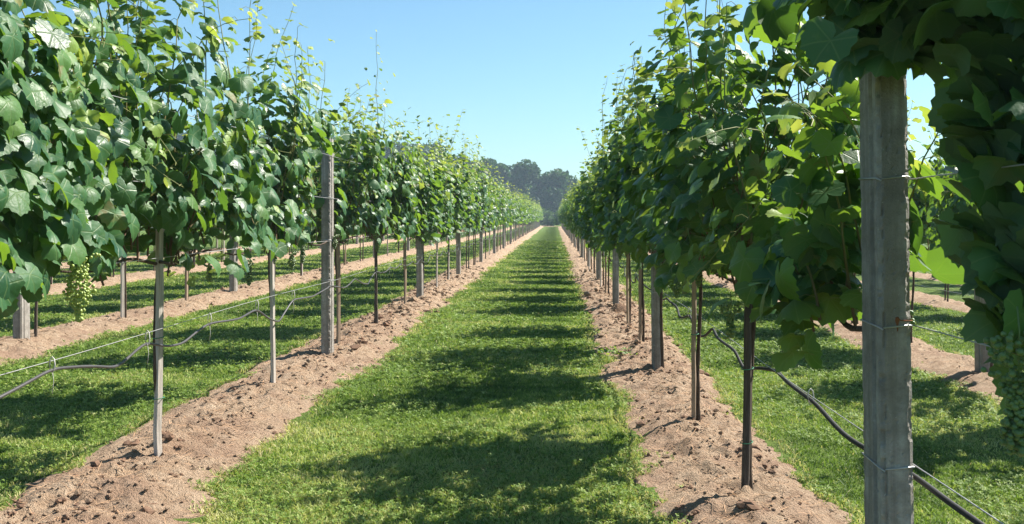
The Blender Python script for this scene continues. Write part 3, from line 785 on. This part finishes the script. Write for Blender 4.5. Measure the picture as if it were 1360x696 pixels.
def hose(row, keys, clips, label, ring):
    x = ROWS[row]; rg = np.random.default_rng(int(keys[0][0]*10)+ord(row[0]))
    ky = [k[0] for k in keys]; kz = [k[1] for k in keys]
    top = max(kz[-4:])
    while ky[-1] < 56:
        stp = rg.uniform(.8, 1.3); s_ = rg.uniform(.03, .13)
        ky += [ky[-1]+stp*.3, ky[-1]+stp*.65, ky[-1]+stp]; kz += [top-s_*.7, top-s_, top+rg.normal(0, .01)]
        clips.append(ky[-1])
    ky, kz = np.array(ky), np.array(kz)
    y = np.linspace(ky[0], ky[-1], 1400); z = np.interp(y, ky, kz)
    k = np.exp(-np.linspace(-2, 2, 9)**2); k /= k.sum()
    z = np.convolve(np.pad(z, 4, mode='edge'), k, 'valid')
    xx = .064+.012*np.sin(y*3.1)+.008*np.sin(y*7)
    e = empty('drip_hose', (x, 0, 0)); tag(e, label, 'hose')
    mb = MB(); mb.tube(np.stack([xx, y, z], -1), .0070 if ring else .0085, 7)
    link('hose_pipe', mb.build('hose_pipe', HOSE if ring else HOSE_DARK, True), e)
    wz = float(ground_z(x))+.03+.72
    for c in clips:
        if c > 14: break
        mb = MB(); cx = .060; zc = float(np.interp(c, y, z))
        a = np.linspace(0, 6.283, 9)
        mb.tube(np.stack([cx+.011*np.cos(a), c+0*a, (zc+wz)/2+(abs(wz-zc)/2+.012)*np.sin(a)], -1), .0028, 5, False)
        if ring: mb.tube(np.array([(cx, c, zc), (cx+.004, c+.004, zc-.05), (cx, c, zc-.10)]), .0014, 4)
        link('hose_clip', mb.build('hose_clip', CLIP, True), e)
hose('L1', [(2.2, .76), (3.1, .765), (3.6, .70), (4.19, .77), (4.5, .735), (4.75, .69), (5.17, .757), (5.45, .70), (5.65, .69), (5.9, .73), (6.1, .757), (6.6, .735), (7.07, .755), (7.35, .66), (7.67, .60), (7.85, .66), (8.05, .745), (8.7, .72), (9.4, .765), (10, .70), (10.5, .765)],
     [3.1, 4.19, 5.17, 6.1, 7.07, 8.05, 9.4], 'grey drip hose sagging from clips along the row left of the path', True)
hose('R1', [(1.5, .66), (2.4, .68), (3.31, .665), (3.89, .69), (4.6, .70), (4.95, .66), (5.2, .61), (5.5, .665), (6.1, .67), (6.48, .69), (6.75, .60), (7.0, .58), (7.4, .685), (7.7, .63), (7.94, .62), (8.4, .66), (9.0, .68)],
     [3.89, 7.4], 'black wavy drip hose hanging along the row right of the path', False)

# a dark soil mound and a small weed on the right-hand strip
def mound():
    n = 22; a = np.linspace(-1, 1, n); A, B = np.meshgrid(a, a, indexing='ij'); r = np.sqrt(A*A+B*B)
    Z = .13*np.clip(1-r**1.5, -.2, 1)+.07*(fbm(A*4+9, B*4, 4, 5)-.5)
    m = NT('moist_soil'); nn = m.noise(30, 5, .7)
    mat = m.done(m.bsdf(m.ramp(nn, [(.3, (.07, .04, .025)), (.7, (.22, .14, .09))]), .95, .15, m.bump(nn, 1, .03)))
    o = link('soil_mound', mesh_np('soil_mound', np.stack([A*.20, B*.28, Z], -1).reshape(-1, 3), gridF(n, n), mat, True), None, (.95, 14.6, float(ground_z(.95))+.05))
    tag(o, 'small dark mound of dug soil at the foot of the third post on the right', 'soil mound')
    rg = np.random.default_rng(5); k = 60
    P = np.stack([rg.normal(0, .13, k), rg.normal(0, .16, k), rg.uniform(.01, .06, k)], -1)
    me = leaves_mesh('weed', P, np.array([0, 0, 1.0])+rg.normal(0, .4, (k, 3)), rg.normal(0, 1, (k, 3)), rg.uniform(.015, .03, k), rg.uniform(.6, 1, k), 1, rg)
    o = link('weed', me, None, (.62, 10.2, float(ground_z(.6))+.03)); tag(o, 'low yellow-green weed on the soil strip right of the path', 'weed')
mound()

# ------------------------------------------------------------------ distant trees and end-of-row shrubs
TLD = mat_treeleaf('tree_leaf_dark', (.024, .062, .022), (.065, .130, .042))
TLM = mat_treeleaf('tree_leaf_mid', (.030, .060, .020), (.085, .135, .045))
def tree_meshes(seed, h, wid, mat, nleaf=3600, trunk_h=.22, leaf=.42):
    rg = np.random.default_rng(seed); P = []; T = []
    nl = 16
    for i in range(nl):
        f = rg.uniform(trunk_h, .95); rad = wid*math.sin(math.pi*min(1, (f-trunk_h+.10)/(1.1-trunk_h)))**.7*rg.uniform(.3, .8)
        a = rg.uniform(0, 6.28); c = np.array([math.cos(a)*rad, math.sin(a)*rad, f*h*.93]); s = wid*rg.uniform(.30, .48)
        n = nleaf//nl
        v = nrm(rg.normal(0, 1, (n, 3)))*(s*rg.uniform(.45, 1.08, (n, 1))**.5)*np.array([1, 1, .8])
        P.append(c+v); T.append(np.clip(rg.normal(.45, .18)+rg.normal(0, .16, n), 0, 1))
    P = np.vstack(P); T = np.concatenate(T); n = len(P)
    N = nrm(rg.normal(0, 1, (n, 3))+np.array([0, 0, .6])); A = nrm(np.cross(N, rg.normal(0, 1, (n, 3)))); B = np.cross(N, A)
    s = leaf*rg.uniform(.5, 1.2, (n, 1))
    V = np.stack([P-A*s, P-B*s*.7, P+A*s, P+B*s*.7], 1).reshape(-1, 3)
    crown = mesh_np('crown', V, np.arange(n*4).reshape(-1, 4), mat, False, {'tint': np.repeat(T, 4)})
    mb = MB(); mb.tube(np.array([(0, 0, -.3), (.1, 0, h*.25), (-.1, .1, h*.55), (0, 0, h*.85)]), [h*.022, h*.017, h*.011, h*.003], 8)
    for i in range(6):
        a = rg.uniform(0, 6.28); z = h*rg.uniform(.25, .6)
        mb.tube(np.array([(0, 0, z), (math.cos(a)*wid*.3, math.sin(a)*wid*.3, z+h*.08), (math.cos(a)*wid*.6, math.sin(a)*wid*.6, z+h*.2)]), [h*.009, h*.006, h*.002], 6)
    return crown, mb.build('trunk', BARK, True)
TREES = [tree_meshes(1, 12, 4.4, TLD), tree_meshes(2, 12, 3.8, TLM), tree_meshes(3, 12, 4.8, TLD), tree_meshes(4, 12, 4.0, TLD)]
spots = []
rr = random.Random(11)
xx = -90.0
while xx < 46:
    hx_ = np.interp(xx, [-90, -30, -20, -13, -8, -4, 0, 4, 9, 46], [17, 17, 14.5, 12.3, 13.2, 12.2, 10.4, 9.6, 9.4, 12])
    spots.append((xx, 190+rr.uniform(-8, 10), hx_*rr.uniform(.93, 1.05))); xx += rr.uniform(2.2, 3.4)
for i, (x, y, h) in enumerate(spots):
    e = empty('broadleaf_tree', (x, y, float(ground_z(x))))
    k = rr.randrange(4); c = TREES[k]
    lab = 'dark hazy broadleaf tree in the wood line far beyond the vineyard rows' if k != 1 else 'lighter green hazy tree among the dark wood line far beyond the vineyard'
    tag(e, lab, 'tree', 'trees of the far wood line, dark ones' if k != 1 else 'trees of the far wood line, lighter ones')
    s = h/12
    for nm, me in zip(('crown', 'trunk'), c):
        o = link(nm, me, e); o.scale = (s*rr.uniform(.95, 1.2), s, s); o.rotation_euler = (0, 0, rr.uniform(0, 6.28))
TLS = mat_treeleaf('shrub_leaf', (.045, .095, .022), (.12, .20, .05))
SHR = [tree_meshes(21, 3.0, 1.8, TLS, 900, .05, .20), tree_meshes(22, 2.5, 1.7, TLS, 900, .05, .20)]
for i in range(22):
    x = -24+i*2.1+rr.uniform(-.4, .4); y = END+rr.uniform(11, 16)
    e = empty('shrub', (x, y, float(ground_z(x)))); tag(e, 'bushy green shrub in the hedge beyond the ends of the rows', 'shrub', 'shrubs beyond the row ends')
    for nm, me in zip(('foliage', 'stem'), SHR[i % 2]):
        o = link(nm, me, e); o.rotation_euler = (0, 0, rr.uniform(0, 6.28))

# ------------------------------------------------------------------ haze
mb = MB()
x0, x1, y0, y1, z0, z1 = -350, 350, -60, 420, -1.4, 24
V = [(x, y, z) for x in (x0, x1) for y in (y0, y1) for z in (z0, z1)]
mb.add(V, [(0, 1, 3, 2), (4, 6, 7, 5), (0, 4, 5, 1), (2, 3, 7, 6), (0, 2, 6, 4), (1, 5, 7, 3)])
m = NT('haze_air'); pv = m.n('ShaderNodeVolumePrincipled'); pv.inputs['Color'].default_value = (.66, .84, 1, 1); pv.inputs['Density'].default_value = .0009
m.l(pv.outputs[0], m.out.inputs['Volume'])
hz = link('haze', mb.build('haze', m.m)); tag(hz, 'thin pale blue summer haze over the vineyard', None, None, 'stuff')
